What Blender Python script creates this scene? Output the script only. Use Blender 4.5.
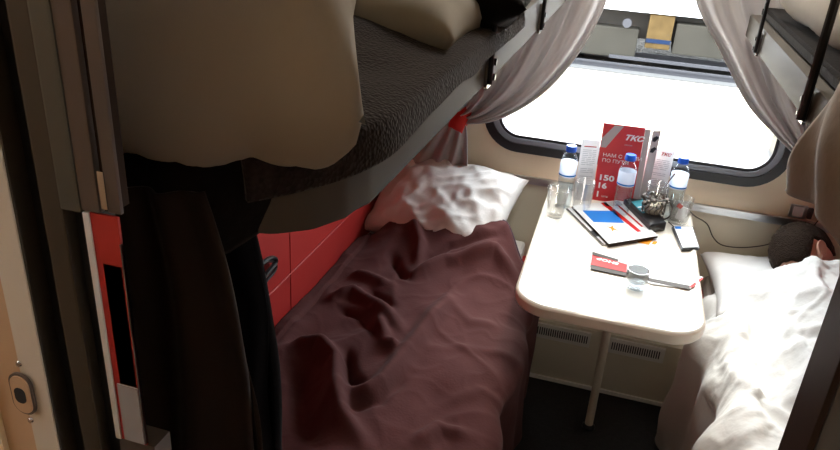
import bpy, bmesh, math, random
from mathutils import Vector, Matrix, noise
PI = math.pi
for o in list(bpy.data.objects): bpy.data.objects.remove(o)
S = bpy.context.scene
COL = S.collection
def R3(yaw, p, r):
    cy, sy = math.cos(yaw), math.sin(yaw); cp, sp = math.cos(p), math.sin(p); cr, sr = math.cos(r), math.sin(r)
    A = Matrix(((1,0,0),(0,0,-1),(0,1,0))); Y = Matrix(((cy,-sy,0),(sy,cy,0),(0,0,1)))
    P_ = Matrix(((1,0,0),(0,cp,-sp),(0,sp,cp))); R_ = Matrix(((cr,-sr,0),(sr,cr,0),(0,0,1)))
    return R_ @ P_ @ A @ Y
# ------------------------------------------------------------------ camera
F = 714.57
CM = R3(-0.26588784, 0.43410475, 0.06770084)
CP = Vector((0, 0, 1.62))
cam = bpy.data.cameras.new('camera'); cam.sensor_width = 36; cam.lens = 36*F/840
cam.clip_start = 0.02; cam.clip_end = 300
camo = bpy.data.objects.new('camera', cam); COL.objects.link(camo); S.camera = camo
r0, r1, r2 = CM[0], CM[1], CM[2]
camo.matrix_world = Matrix(((r0[0],-r1[0],-r2[0],CP[0]),(r0[1],-r1[1],-r2[1],CP[1]),(r0[2],-r1[2],-r2[2],CP[2]),(0,0,0,1)))
def P(px, py, ax, val):
    """world point seen at a pixel of the photograph on the plane axis=val"""
    d = CM.transposed() @ Vector(((px-420)/F, (py-225)/F, 1.0))
    return CP + d*((val-CP[ax])/d[ax])
# ------------------------------------------------------------------ world, lights, exposure
W = bpy.data.worlds.new('overcast_sky'); S.world = W; W.use_nodes = True
bg = W.node_tree.nodes['Background']; bg.inputs[0].default_value = (0.93, 0.96, 1.0, 1); bg.inputs[1].default_value = 21.0
sun = bpy.data.lights.new('hazy_sun', 'SUN'); sun.energy = 4.0; sun.angle = math.radians(14); sun.color = (1, .95, .87)
suno = bpy.data.objects.new('hazy_sun', sun); COL.objects.link(suno)
suno.rotation_euler = Vector((0.10, -1.0, -0.62)).to_track_quat('-Z', 'Y').to_euler()
por = bpy.data.lights.new('window_portal', 'AREA'); por.shape = 'RECTANGLE'; por.size = 1.0; por.size_y = .85
por.cycles.is_portal = True
poro = bpy.data.objects.new('window_portal', por); COL.objects.link(poro)
poro.location = (.05, 2.47, 1.26); poro.rotation_euler = (-PI/2, 0, 0)
S.view_settings.view_transform = 'Standard'; S.view_settings.look = 'None'
S.view_settings.exposure = 0.0; S.view_settings.gamma = 1.0; S.view_settings.use_curve_mapping = False

# ------------------------------------------------------------------ materials
def mat(name, col, rough=.6, metal=0, bump=None, var=None, emit=None, sheen=0, spec=None, coat=0, alpha=None, sss=0):
    m = bpy.data.materials.new(name); m.use_nodes = True; nt = m.node_tree; b = nt.nodes['Principled BSDF']
    b.inputs['Base Color'].default_value = (*col, 1); b.inputs['Roughness'].default_value = rough
    b.inputs['Metallic'].default_value = metal
    if sheen: b.inputs['Sheen Weight'].default_value = sheen
    if coat: b.inputs['Coat Weight'].default_value = coat
    if spec is not None: b.inputs['Specular IOR Level'].default_value = spec
    if sss: b.inputs['Subsurface Weight'].default_value = sss; b.inputs['Subsurface Radius'].default_value = (.01,.006,.004)
    tc = nt.nodes.new('ShaderNodeTexCoord')
    if var:   # (scale, amount)
        n = nt.nodes.new('ShaderNodeTexNoise'); n.inputs['Scale'].default_value = var[0]; n.inputs['Detail'].default_value = 4
        nt.links.new(tc.outputs['Object'], n.inputs['Vector'])
        mx = nt.nodes.new('ShaderNodeMix'); mx.data_type = 'RGBA'
        mx.inputs[6].default_value = tuple(c*(1-var[1]) for c in col)+(1,); mx.inputs[7].default_value = tuple(min(1, c*(1+var[1])) for c in col)+(1,)
        nt.links.new(n.outputs[0], mx.inputs[0]); nt.links.new(mx.outputs[2], b.inputs['Base Color'])
    if bump:  # (kind, scale, strength, distance)
        k, sc, st, di = bump
        if k == 'noise':
            t = nt.nodes.new('ShaderNodeTexNoise'); t.inputs['Scale'].default_value = sc; t.inputs['Detail'].default_value = 3
        else:
            t = nt.nodes.new('ShaderNodeTexVoronoi'); t.inputs['Scale'].default_value = sc
        nt.links.new(tc.outputs['Object'], t.inputs['Vector'])
        bp = nt.nodes.new('ShaderNodeBump'); bp.inputs['Strength'].default_value = st; bp.inputs['Distance'].default_value = di
        nt.links.new(t.outputs[0], bp.inputs['Height']); nt.links.new(bp.outputs[0], b.inputs['Normal'])
    return m
def clear_mat(name, tint=(1,1,1), base=.06, rim=1.0, rough=.02, ior=1.45, coat=None):
    """thin clear glass or plastic: light goes straight through, edges and glints reflect"""
    m = bpy.data.materials.new(name); m.use_nodes = True; nt = m.node_tree
    for n in list(nt.nodes): nt.nodes.remove(n)
    out = nt.nodes.new('ShaderNodeOutputMaterial'); mix = nt.nodes.new('ShaderNodeMixShader')
    tr = nt.nodes.new('ShaderNodeBsdfTransparent'); tr.inputs[0].default_value = (*tint, 1)
    gl = nt.nodes.new('ShaderNodeBsdfGlossy'); gl.inputs['Roughness'].default_value = rough
    lw = nt.nodes.new('ShaderNodeMapRange'); lf = nt.nodes.new('ShaderNodeLayerWeight'); lf.inputs['Blend'].default_value = .5
    pw = nt.nodes.new('ShaderNodeMath'); pw.operation = 'POWER'; pw.inputs[1].default_value = 3.2
    nt.links.new(lf.outputs['Facing'], pw.inputs[0]); nt.links.new(pw.outputs[0], lw.inputs['Value'])
    lw.inputs['To Min'].default_value = ((ior-1)/(ior+1))**2; lw.inputs['To Max'].default_value = .75
    nt.links.new(lw.outputs[0], mix.inputs[0]); nt.links.new(tr.outputs[0], mix.inputs[1]); nt.links.new(gl.outputs[0], mix.inputs[2])
    nt.links.new(mix.outputs[0], out.inputs[0]); return m
M = dict(
 wall=mat('cream_laminate', (.80,.67,.48), .42, var=(3,.04)),
 wall_low=mat('pale_beige_laminate', (.76,.70,.55), .5, var=(3,.04)),
 ceil=mat('ceiling_panel', (.6,.57,.5), .6),
 carpet=mat('dark_carpet', (.022,.02,.02), .95, bump=('noise',220,.9,.004), var=(60,.5)),
 alu=mat('brushed_aluminium', (.62,.63,.64), .32, 1, bump=('noise',90,.05,.001)),
 silver=mat('satin_silver', (.62,.62,.62), .35, .1),
 steel=mat('steel', (.55,.56,.57), .22, 1),
 rubber=mat('black_rubber', (.012,.013,.015), .35),
 greyring=mat('grey_window_ring', (.20,.22,.25), .3),
 red=mat('red_leatherette', (.42,.026,.022), .45, bump=('noise',260,.15,.0008), var=(8,.08)),
 redtie=mat('red_fabric', (.55,.02,.015), .8),
 bunkside=mat('greige_leatherette', (.085,.076,.064), .6, spec=.2, bump=('noise',160,.12,.001), var=(6,.08)),
 bunkpanel=mat('berth_panel', (.35,.31,.26), .5),
 knit=mat('dark_knit_blanket', (.026,.019,.018), .95, spec=.15, bump=('voronoi',230,.8,.0025), var=(150,.6), sheen=.1),
 black=mat('black_bedding', (.007,.0055,.005), .95, spec=.1, bump=('noise',90,.6,.004), sheen=.05),
 pillow=mat('beige_cotton', (.30,.265,.215), .85, bump=('noise',14,.35,.01), var=(5,.06), sheen=.1),
 pillow2=mat('ecru_cotton', (.34,.31,.26), .85, bump=('noise',16,.25,.006)),
 white=mat('white_cotton', (.78,.77,.76), .8, bump=('noise',24,.3,.006), sheen=.1, spec=.2),
 duvet=mat('white_duvet_cotton', (.80,.79,.76), .82, bump=('noise',20,.35,.008), sheen=.1),
 purple=mat('aubergine_wool', (.088,.030,.029), .9, bump=('noise',150,.35,.002), spec=.15, var=(12,.10), sheen=.05),
 hem=mat('dark_violet_hem', (.055,.03,.05), .9),
 curtain=mat('grey_curtain', (.50,.475,.47), .8, bump=('noise',160,.15,.001), sheen=.3, var=(30,.05)),
 table=mat('cream_tabletop', (.80,.75,.66), .3, coat=.3),
 tablerim=mat('cream_table_edge', (.95,.87,.73), .35),
 legm=mat('painted_beige_metal', (.72,.66,.54), .4),
 heater=mat('heater_panel', (.80,.75,.62), .5),
 slotd=mat('slot_dark', (.02,.02,.02), .8),
 grillem=mat('grille_metal', (.92,.90,.86), .4),
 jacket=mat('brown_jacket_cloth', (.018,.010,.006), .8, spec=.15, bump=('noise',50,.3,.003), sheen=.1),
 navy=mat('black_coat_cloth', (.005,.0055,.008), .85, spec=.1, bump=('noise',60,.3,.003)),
 rag=mat('greybrown_cloth', (.30,.255,.215), .9, bump=('noise',60,.3,.003), sheen=.1),
 darkbrown=mat('dark_brown_profile', (.030,.018,.013), .5, spec=.08),
 olive=mat('olive_profile', (.038,.031,.021), .5), greygreen=mat('grey_profile', (.085,.088,.075), .4, .3),
 brownp=mat('taupe_profile', (.085,.066,.056), .45), offwhite=mat('offwhite_door_strip', (.62,.58,.50), .45),
 greydoor=mat('grey_partition', (.10,.10,.095), .6),
 tan=mat('tan_panel', (.55,.38,.24), .5),
 skin=mat('skin', (.62,.33,.24), .5, sss=.1), hair=mat('brown_hair', (.030,.017,.010), .8, spec=.15, bump=('noise',240,1,.008), var=(90,.5)),
 tshirt=mat('grey_shirt', (.2,.2,.22), .8),
 paper=mat('white_paper', (.80,.80,.80), .6, spec=.08), paperg=mat('greyish_paper', (.55,.53,.52), .6),
 redcard=mat('red_card', (.60,.022,.03), .45), pinkg=mat('grey_card_corner', (.45,.40,.39), .5),
 ink=mat('dark_ink', (.03,.03,.035), .6, spec=.08), greyink=mat('grey_ink', (.40,.40,.42), .6, spec=.08), blueink=mat('blue_ink', (.02,.16,.50), .5, spec=.08),
 redink=mat('red_ink', (.45,.010,.010), .5, spec=.08), orange=mat('orange_ink', (.70,.24,.01), .5, spec=.08), whiteink=mat('white_ink', (.85,.82,.82), .5, spec=.08),
 cap=mat('blue_cap', (.01,.10,.62), .35), label=mat('bottle_label', (.70,.74,.82), .45), teal=mat('teal_ink', (.05,.30,.38), .5),
 blackpl=mat('black_plastic', (.012,.012,.014), .3), greypl=mat('grey_plastic', (.30,.30,.31), .4), whitepl=mat('white_plastic', (.78,.78,.79), .3),
 cable=mat('dark_cable', (.05,.035,.025), .5), filigree=mat('dark_silver', (.16,.15,.14), .35, .9), tea=mat('cream_drink', (.62,.55,.42), .6),
 glass=clear_mat('clear_glass', (.975,.98,.98), ior=1.7), pet=clear_mat('clear_bottle_plastic', (.93,.96,.98), ior=1.45),
 glass2=clear_mat('thick_faceted_glass', (.60,.62,.63), ior=1.9),
 pane=clear_mat('window_glass', (.95,.97,.97), ior=1.3), water=clear_mat('water', (.9,.95,.97), ior=1.33),
 ground=mat('pale_dusty_platform', (.34,.30,.24), .9, spec=.05, var=(.6,.18)), groundy=mat('yellow_line_paint', (.62,.48,.16), .8),
 ballast=mat('ballast_gravel', (.018,.017,.016), .95, spec=.03, bump=('voronoi',9,1,.1), var=(14,.6)), rail=mat('rail_steel', (.04,.04,.045), .8, .1, spec=.1),
 kerb=mat('concrete_kerb', (.06,.06,.06), .9, spec=.05),
 trainw=mat('white_coachwork', (.75,.78,.85), .4), under=mat('dusty_underframe', (.024,.022,.020), .9, spec=.05, var=(2,.25)),
 under2=mat('dusty_equipment_box', (.027,.025,.021), .9, spec=.05, var=(2,.2)), yel=mat('rusty_yellow_box', (.052,.034,.014), .8, spec=.05, var=(5,.5)),
 bluep=mat('blue_paint_band', (.003,.010,.030), .6, spec=.1), lampm=mat('fill_lamp_glass', (.8,.8,.75), .4),
)
def translucent(m, col, f):
    nt = m.node_tree; b = nt.nodes['Principled BSDF']; out = nt.nodes['Material Output']
    t = nt.nodes.new('ShaderNodeBsdfTranslucent'); t.inputs[0].default_value = (*col, 1); x = nt.nodes.new('ShaderNodeMixShader'); x.inputs[0].default_value = f
    nt.links.new(b.outputs[0], x.inputs[1]); nt.links.new(t.outputs[0], x.inputs[2]); nt.links.new(x.outputs[0], out.inputs[0])
translucent(M['curtain'], (.50,.47,.46), .22)
translucent(M['label'], (.7,.75,.85), .5); translucent(M['paper'], (.8,.8,.8), .25)
# ------------------------------------------------------------------ helpers
def emp(name, label, cat, loc, group=None):
    o = bpy.data.objects.new(name, None); COL.objects.link(o); o.location = loc; o.empty_display_size = .05
    o['label'] = label; o['category'] = cat
    if group: o['group'] = group
    return o
def wloc(o):
    v = Vector((0,0,0))
    while o: v += o.location; o = o.parent
    return v
def link(name, me, m, parent=None, smooth=True, mods=None):
    """mesh given in world coordinates -> object whose origin is its own base, parented"""
    n = len(me.vertices)
    mn = [min(v.co[i] for v in me.vertices) for i in range(3)]; mx = [max(v.co[i] for v in me.vertices) for i in range(3)]
    base = Vector(((mn[0]+mx[0])/2, (mn[1]+mx[1])/2, mn[2]))
    me.transform(Matrix.Translation(-base))
    o = bpy.data.objects.new(name, me); COL.objects.link(o)
    if parent: o.parent = parent; o.location = base - wloc(parent)
    else: o.location = base
    ms = m if isinstance(m, (list, tuple)) else [m]
    for k in ms: me.materials.append(k)
    if smooth:
        for p in me.polygons: p.use_smooth = True
    return o
def obj(name, bm, m, parent=None, smooth=False, label=None, cat=None, group=None, kind=None, angle=35):
    bmesh.ops.recalc_face_normals(bm, faces=bm.faces)
    me = bpy.data.meshes.new(name); bm.to_mesh(me); bm.free()
    o = link(name, me, m, parent, smooth)
    if smooth and angle: me.set_sharp_from_angle(angle=math.radians(angle))
    if label: o['label'] = label
    if cat: o['category'] = cat
    if group: o['group'] = group
    if kind: o['kind'] = kind
    return o
def struct(name, bm, m, parent=None, smooth=False):
    return obj(name, bm, m, parent, smooth, kind='structure')
def box(bm, x0, x1, y0, y1, z0, z1, bev=0, seg=2, mi=0):
    b2 = bmesh.new(); bmesh.ops.create_cube(b2, size=1)
    for v in b2.verts: v.co = Vector(((x0+x1)/2+v.co.x*(x1-x0), (y0+y1)/2+v.co.y*(y1-y0), (z0+z1)/2+v.co.z*(z1-z0)))
    if bev: bmesh.ops.bevel(b2, geom=b2.edges[:], offset=bev, segments=seg, profile=.7, affect='EDGES')
    for f in b2.faces: f.material_index = mi
    me = bpy.data.meshes.new('t'); b2.to_mesh(me); b2.free(); bm.from_mesh(me); bpy.data.meshes.remove(me); return bm
def BX(*a, **k): return box(bmesh.new(), *a, **k)
def xform(bm, mtx, verts=None):
    bmesh.ops.transform(bm, matrix=mtx, verts=verts or bm.verts[:]); return bm
def smoothpath(pts, n=8):
    pts = [Vector(p) for p in pts]; out = []
    for i in range(len(pts)-1):
        p0 = pts[max(i-1,0)]; p1 = pts[i]; p2 = pts[i+1]; p3 = pts[min(i+2,len(pts)-1)]
        for k in range(n):
            t = k/n; out.append(.5*((2*p1)+(p2-p0)*t+(2*p0-5*p1+4*p2-p3)*t*t+(3*p1-p0-3*p2+p3)*t**3))
    out.append(pts[-1]); return out
def tube(bm, pts, r, seg=10, closed=False):
    pts = [Vector(p) for p in pts]; rings = []; n = len(pts); up = Vector((0,0,1)); prev = None
    for i, p in enumerate(pts):
        a = pts[(i-1) % n] if closed or i else p; b = pts[(i+1) % n] if closed or i < n-1 else p
        t = (b-a).normalized()
        if prev is None:
            u = t.cross(up);
            if u.length < .1: u = t.cross(Vector((1,0,0)))
        else: u = prev - t*prev.dot(t)
        u.normalize(); prev = u; w = t.cross(u)
        rr = r[i] if isinstance(r, (list,tuple)) else r
        rings.append([bm.verts.new(p+(u*math.cos(2*PI*k/seg)+w*math.sin(2*PI*k/seg))*rr) for k in range(seg)])
    for i in range(n if closed else n-1):
        A, B = rings[i], rings[(i+1) % n]
        for k in range(seg): bm.faces.new((A[k], A[(k+1)%seg], B[(k+1)%seg], B[k]))
    if not closed: bm.faces.new(rings[0][::-1]); bm.faces.new(rings[-1])
    return bm
def lathe(bm, prof, cx, cy, seg=28, closed=False):
    """profile of (radius, z) turned about a vertical axis; open ends with radius 0 are closed"""
    rings = []
    for r, z in prof:
        if r < 1e-6: rings.append([bm.verts.new((cx, cy, z))])
        else: rings.append([bm.verts.new((cx+r*math.cos(2*PI*k/seg), cy+r*math.sin(2*PI*k/seg), z)) for k in range(seg)])
    m = len(rings)
    for i in range(m if closed else m-1):
        A, B = rings[i], rings[(i+1) % m]
        for k in range(seg):
            a = [A[k % len(A)], A[(k+1) % len(A)], B[(k+1) % len(B)], B[k % len(B)]]
            u = []
            for v in a:
                if v not in u: u.append(v)
            if len(u) > 2: bm.faces.new(u)
    return bm
def grid(name, fn, nu, nv, m, parent=None, thick=.004, smooth=True, sub=0, **kw):
    """cloth: fn(u,v) -> point; given real thickness"""
    vs = [fn(i/nu, j/nv) for j in range(nv+1) for i in range(nu+1)]
    fs = [(j*(nu+1)+i, j*(nu+1)+i+1, (j+1)*(nu+1)+i+1, (j+1)*(nu+1)+i) for j in range(nv) for i in range(nu)]
    me = bpy.data.meshes.new(name); me.from_pydata([tuple(v) for v in vs], [], fs); me.update()
    o = link(name, me, m, parent, smooth)
    if thick:
        s = o.modifiers.new('thickness', 'SOLIDIFY'); s.thickness = thick; s.offset = 0
    if sub: d = o.modifiers.new('smooth', 'SUBSURF'); d.levels = d.render_levels = sub
    for k, v in dict(label=kw.get('label'), category=kw.get('cat'), group=kw.get('group'), kind=kw.get('kind')).items():
        if v: o[k] = v
    return o
def nz(x, y, z=0): return noise.noise(Vector((x, y, z)))
def ridge(x, y, pts, w, h, taper=True):
    """height of a rounded fold that follows a polyline"""
    best = 1e9; tt = 0; n = len(pts)-1
    for i in range(n):
        ax, ay = pts[i]; bx_, by = pts[i+1]; dx, dy = bx_-ax, by-ay; L = dx*dx+dy*dy
        t = max(0, min(1, ((x-ax)*dx+(y-ay)*dy)/L)); d = math.hypot(x-ax-t*dx, y-ay-t*dy)
        if d < best: best = d; tt = (i+t)/n
    k = math.exp(-(best/w)**2)
    if taper: k *= min(1, 4*tt+.25, 4*(1-tt)+.25)
    return h*k
def pillow_pts(w, d, h, seed, nu=60, nv=44, wr=.012, power=2.6, crease=0):
    """two-sided stuffed cushion with pinched corners"""
    vs = []; fs = []
    def top(i, j, s):
        u = -1+2*i/nu; v = -1+2*j/nv
        e = max(0, (1-abs(u)**power))*max(0, (1-abs(v)**power)); th = e**.42
        pin = 1-.07*(1-abs(v)**2)*abs(u)**3; pin2 = 1-.07*(1-abs(u)**2)*abs(v)**3
        x = u*w/2*pin; y = v*d/2*pin2
        wrk = wr*(nz(x*9+seed, y*9, seed)+.6*abs(nz(x*22+seed, y*14, s+seed)))
        if crease: wrk += crease*(max(0, 1-abs(nz(x*7+1.3*y*7+seed, y*6, 3))*5)-.3)*.6+crease*max(0, 1-abs(nz(x*13-9*y+seed, y*12+3, 9))*4)*.45
        rad = wr*.8*math.sin(9*math.atan2(v, u)+seed)*(abs(u)**3+abs(v)**3)*.5
        return (x, y, s*(th*h/2+(wrk+rad)*min(1, th*1.6)))
    idx = {}
    for s in (1, -1):
        for j in range(nv+1):
            for i in range(nu+1):
                edge = i in (0, nu) or j in (0, nv)
                if s == -1 and edge: idx[s,i,j] = idx[1,i,j]; continue
                idx[s,i,j] = len(vs); vs.append(Vector(top(i, j, s)))
    for s in (1, -1):
        for j in range(nv):
            for i in range(nu):
                q = (idx[s,i,j], idx[s,i+1,j], idx[s,i+1,j+1], idx[s,i,j+1])
                fs.append(q if s == 1 else q[::-1])
    return vs, fs
def pillow(name, w, d, h, mtx, m, seed=0, bend=None, parent=None, **kw):
    vs, fs = pillow_pts(w, d, h, seed, **{k: kw.pop(k) for k in ('wr','power','crease') if k in kw})
    if bend: vs = [bend(v) for v in vs]
    me = bpy.data.meshes.new(name); me.from_pydata([tuple(mtx @ v) for v in vs], [], fs); me.update()
    o = link(name, me, m, parent)
    if kw.get('label'): o['label'] = kw['label']
    if kw.get('cat'): o['category'] = kw['cat']
    if kw.get('group'): o['group'] = kw['group']
    return o
def T(x, y, z): return Matrix.Translation((x, y, z))
def Rm(ax, deg): return Matrix.Rotation(math.radians(deg), 4, ax)
def frame(o, ex, ey):
    """matrix with local x along ex, local y along ey (orthonormalised), origin o"""
    ex = Vector(ex).normalized(); ez = ex.cross(Vector(ey)).normalized(); ey = ez.cross(ex)
    return Matrix(((ex.x,ey.x,ez.x,o[0]),(ex.y,ey.y,ez.y,o[1]),(ex.z,ey.z,ez.z,o[2]),(0,0,0,1)))
def text(name, s, size, mtx, m, parent, ext=.0002, shear=0, bold=0, align='LEFT', sx=1):
    cu = bpy.data.curves.new(name, 'FONT'); cu.body = s; cu.size = size; cu.extrude = ext; cu.shear = shear; cu.offset = bold; cu.align_x = align
    cu.resolution_u = 3
    t = bpy.data.objects.new(name, cu); COL.objects.link(t)
    me = bpy.data.meshes.new_from_object(t, depsgraph=bpy.context.evaluated_depsgraph_get()); bpy.data.objects.remove(t)
    me.transform(Matrix.Diagonal((sx,1,1,1))); me.transform(mtx)
    return link(name, me, m, parent, smooth=False)
def slab(mtx, x0, x1, y0, y1, z0, z1, bev=0): return xform(BX(x0, x1, y0, y1, z0, z1, bev=bev), mtx)
def poly(mtx, pts, z0, z1, bm=None):
    bm = bm or bmesh.new()
    a = [bm.verts.new(mtx @ Vector((x, y, z0))) for x, y in pts]; b = [bm.verts.new(mtx @ Vector((x, y, z1))) for x, y in pts]
    bm.faces.new(a[::-1]); bm.faces.new(b); n = len(pts)
    for i in range(n): bm.faces.new((a[i], a[(i+1)%n], b[(i+1)%n], b[i]))
    return bm
def rrect(x0, x1, y0, y1, r, n=8):
    o = []
    for cx, cy, a in ((x1-r,y1-r,0),(x0+r,y1-r,90),(x0+r,y0+r,180),(x1-r,y0+r,270)):
        for k in range(n+1):
            t = math.radians(a+90*k/n); o.append((cx+r*math.cos(t), cy+r*math.sin(t)))
    return o

# ================================================================== THE SETTING
XL, XR, YW, YD, ZC = -.84, .96, 2.38, .42, 2.35
struct('floor', BX(XL-.1, XR+.1, -.8, YW+.1, -.08, 0), M['carpet'])
struct('ceiling', BX(XL-.5, XR+.5, -.85, YW+.12, ZC, ZC+.06), M['ceil'])
struct('wall_left', BX(XL-.06, XL, YD, YW+.1, 0, ZC), M['wall'])
struct('wall_right', BX(XR, XR+.06, YD, YW+.1, 0, ZC), M['wall'])
# window wall with a rounded opening
WX0, WX1, WZ0, WZ1, WR = -.425, .525, .845, 1.66, .11
def holed(bm, X0, X1, Z0, Z1, inner, y0, y1):
    n = len(inner); cx = sum(p[0] for p in inner)/n; cz = sum(p[1] for p in inner)/n
    outer = []
    for x, z in inner:
        dx, dz = x-cx, z-cz; k = min(((X1-cx) if dx > 0 else (X0-cx))/dx if abs(dx) > 1e-6 else 1e9, ((Z1-cz) if dz > 0 else (Z0-cz))/dz if abs(dz) > 1e-6 else 1e9)
        outer.append((cx+dx*k, cz+dz*k))
    # snap nearest outer points to the corners
    for c in ((X0,Z0),(X0,Z1),(X1,Z0),(X1,Z1)):
        i = min(range(n), key=lambda q: (outer[q][0]-c[0])**2+(outer[q][1]-c[1])**2); outer[i] = c
    V = [[bm.verts.new((x, y, z)) for x, z in L] for L, y in ((inner,y0),(outer,y0),(inner,y1),(outer,y1))]
    for i in range(n):
        j = (i+1) % n
        bm.faces.new((V[0][i],V[0][j],V[1][j],V[1][i])); bm.faces.new((V[2][i],V[3][i],V[3][j],V[2][j]))
        bm.faces.new((V[0][i],V[2][i],V[2][j],V[0][j])); bm.faces.new((V[1][i],V[1][j],V[3][j],V[3][i]))
    return bm
hole = rrect(WX0, WX1, WZ0, WZ1, WR, 10)
struct('wall_window', holed(bmesh.new(), XL-.06, XR+.06, .735, ZC, hole, YW, YW+.09), M['wall'])
struct('wall_window', BX(XL-.06, XR+.06, YW, YW+.09, 0, .735), M['wall_low'])
def ring(bm, g, y0, y1, hi):
    """rounded-rectangle ring: outer offset hi, inner offset g from the opening (positive = smaller)"""
    a = rrect(WX0+g, WX1-g, WZ0+g, WZ1-g, max(.02, WR-g), 10); b = rrect(WX0+hi, WX1-hi, WZ0+hi, WZ1-hi, max(.02, WR-hi), 10)
    n = len(a); V = [[bm.verts.new((x, y, z)) for x, z in L] for L, y in ((a,y0),(b,y0),(a,y1),(b,y1))]
    for i in range(n):
        j = (i+1) % n
        bm.faces.new((V[0][i],V[0][j],V[1][j],V[1][i])); bm.faces.new((V[2][i],V[3][i],V[3][j],V[2][j]))
        bm.faces.new((V[0][i],V[2][i],V[2][j],V[0][j])); bm.faces.new((V[1][i],V[1][j],V[3][j],V[3][i]))
    return bm
win = struct('window_1', ring(bmesh.new(), .012, YW-.016, YW+.01, -.018), M['rubber'], smooth=True)
struct('window_ring', ring(bmesh.new(), .030, YW-.010, YW+.02, .010), M['greyring'], win, True)
struct('window_gasket', ring(bmesh.new(), .040, YW-.004, YW+.07, .029), M['rubber'], win, True)
struct('window_pane', poly(Matrix(((1,0,0,0),(0,0,1,0),(0,1,0,0),(0,0,0,1))), rrect(WX0+.036, WX1-.036, WZ0+.036, WZ1-.036, .08), YW+.050, YW+.056), M['pane'], win)
# aluminium rail along the window wall
for n_, z0, z1, d in (('trim_1', .728, .742, .012),): struct(n_, BX(XL, XR, YW-d, YW+.001, z0, z1, bev=.002), M['alu'])
struct('trim_2', BX(XL, XR, YW-.006, YW+.001, .714, .7275, bev=.001), M['alu'])
struct('trim_3', BX(-.535, -.520, YW-.012, YW+.001, .743, 1.9, bev=.003), M['alu'])
# partition with the door opening
struct('wall_door', BX(XL-.06, -.43, .34, YD, 0, ZC), M['wall'])
struct('wall_door', BX(.1425, XR+.06, .378, YD, 0, ZC), M['greydoor'])
struct('wall_door', BX(-.43, .142, .34, YD, 2.0, ZC), M['wall'])
# corridor
struct('wall_corridor', BX(-1.6, 1.6, -.62, -.56, 0, ZC), M['tan'])
struct('wall_corridor', BX(-1.6, -1.54, -.56, .34, 0, ZC), M['tan'])
struct('wall_corridor', BX(1.54, 1.6, -.56, .34, 0, ZC), M['tan'])
struct('wall_corridor', BX(-1.54, XL-.06, .34, .40, 0, ZC), M['wall'])
struct('wall_corridor', BX(XR+.06, 1.54, .378, .42, 0, ZC), M['wall'])
struct('floor', BX(-1.6, XL-.1, -.8, .42, -.08, 0), M['carpet'])
struct('floor', BX(XR+.1, 1.6, -.8, .42, -.08, 0), M['carpet'])
# lamp added on the corridor ceiling, out of view, for warm fill light
lt = emp('added_fill_lamp', 'round flush lamp added on the corridor ceiling as fill light', 'lamp', (-.55,-.15,ZC))
obj('fill_lamp_shade', lathe(bmesh.new(), [(0,ZC-.05),(.07,ZC-.045),(.1,ZC-.02),(.105,ZC-.001),(0,ZC-.001)], -.55, -.15), M['lampm'], lt, True)
la = bpy.data.lights.new('fill_light', 'AREA'); la.shape = 'DISK'; la.size = .2; la.energy = .9; la.color = (1,.78,.52)
lo = bpy.data.objects.new('fill_light', la); COL.objects.link(lo); lo.location = (-.55,-.15,ZC-.06)

# unseen lamp added on the compartment ceiling to fill the shaded sides
lt2 = emp('added_fill_lamp', 'long flush lamp added on the compartment ceiling above the table as fill light', 'lamp', (.06,1.95,ZC))
obj('fill_lamp_shade', BX(-.06,.18,1.55,2.35,ZC-.035,ZC-.001,bev=.012,seg=3), M['lampm'], lt2, True)
lb_ = bpy.data.lights.new('fill_light', 'AREA'); lb_.shape = 'RECTANGLE'; lb_.size = .2; lb_.size_y = .75; lb_.energy = 15; lb_.color = (1,.93,.84)
lo2 = bpy.data.objects.new('fill_light', lb_); COL.objects.link(lo2); lo2.location = (.06,1.95,ZC-.04)

# ------------------------------------------------------------------ outside
struct('ground', BX(-60, 60, 2.75, 14.3, -1.5, -1.3), M['ground'])
struct('ground', BX(-60, 60, 14.6, 60, -1.6, -1.42), M['ballast'])
struct('kerb', BX(-60, 60, 14.3, 14.6, -1.6, -1.27, bev=.02), M['kerb'])
struct('ground_line', BX(-60, 60, 11.6, 11.75, -1.3, -1.296), M['groundy'])
for i, y in enumerate((15.1, 16.6)):
    tr = BX(-40, 40, y-.07, y+.07, -1.42, -1.40); box(tr, -40, 40, y-.012, y+.012, -1.40, -1.29); box(tr, -40, 40, y-.035, y+.035, -1.29, -1.25)
    obj('rail', tr, M['rail'], label=('nearer' if i == 0 else 'farther')+' steel rail of the track beyond the platform', cat='rail')
co = emp('railway_carriage', 'white railway carriage on the next track seen through the window', 'carriage', (1,17,-1.42))
obj('body', BX(-13, 15, 15.0+.4, 18.3, -.27, 3.0, bev=.05), M['trainw'], co)
obj('underframe', BX(-12, 14, 15.9, 17.8, -.85, -.27), M['under'], co)
obj('side_skirt', BX(-3.4, .1, 15.55, 16.4, -1.22, -.62, bev=.03), M['under2'], co)
e_ = BX(.26, .74, 15.45, 16.2, -.95, -.29, bev=.02); yb = obj('equipment_box', e_, M['yel'], co, label='rusty yellow box with a blue band')
obj('band', BX(.26, .74, 15.435, 15.46, -.84, -.76), M['bluep'], yb)
obj('equipment_box', BX(.80, 3.6, 15.5, 16.3, -1.02, -.42, bev=.03), M['under2'], co)
obj('air_tank', xform(lathe(bmesh.new(), [(0,-1.9),(.2,-1.85),(.24,-1.7),(.24,-.1),(.2,.05),(0,.1)], 0, 0, 20), T(-.9,15.75,-.72) @ Rm('Y', 90)), M['under'], co, True)
for x in (-1.6, -.16, 1.55, 2.5):
    obj('axle_box', xform(lathe(bmesh.new(), [(0,0),(.09,0),(.09,-.04),(.05,-.06),(0,-.06)], 0, 0, 18), T(x,15.4,-.50) @ Rm('X', 90) @ T(0,0,.02)), M['rail'], co, True)
obj('step_beam', BX(-.4, 3.9, 15.30, 15.42, -1.20, -1.15), M['rail'], co)

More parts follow.
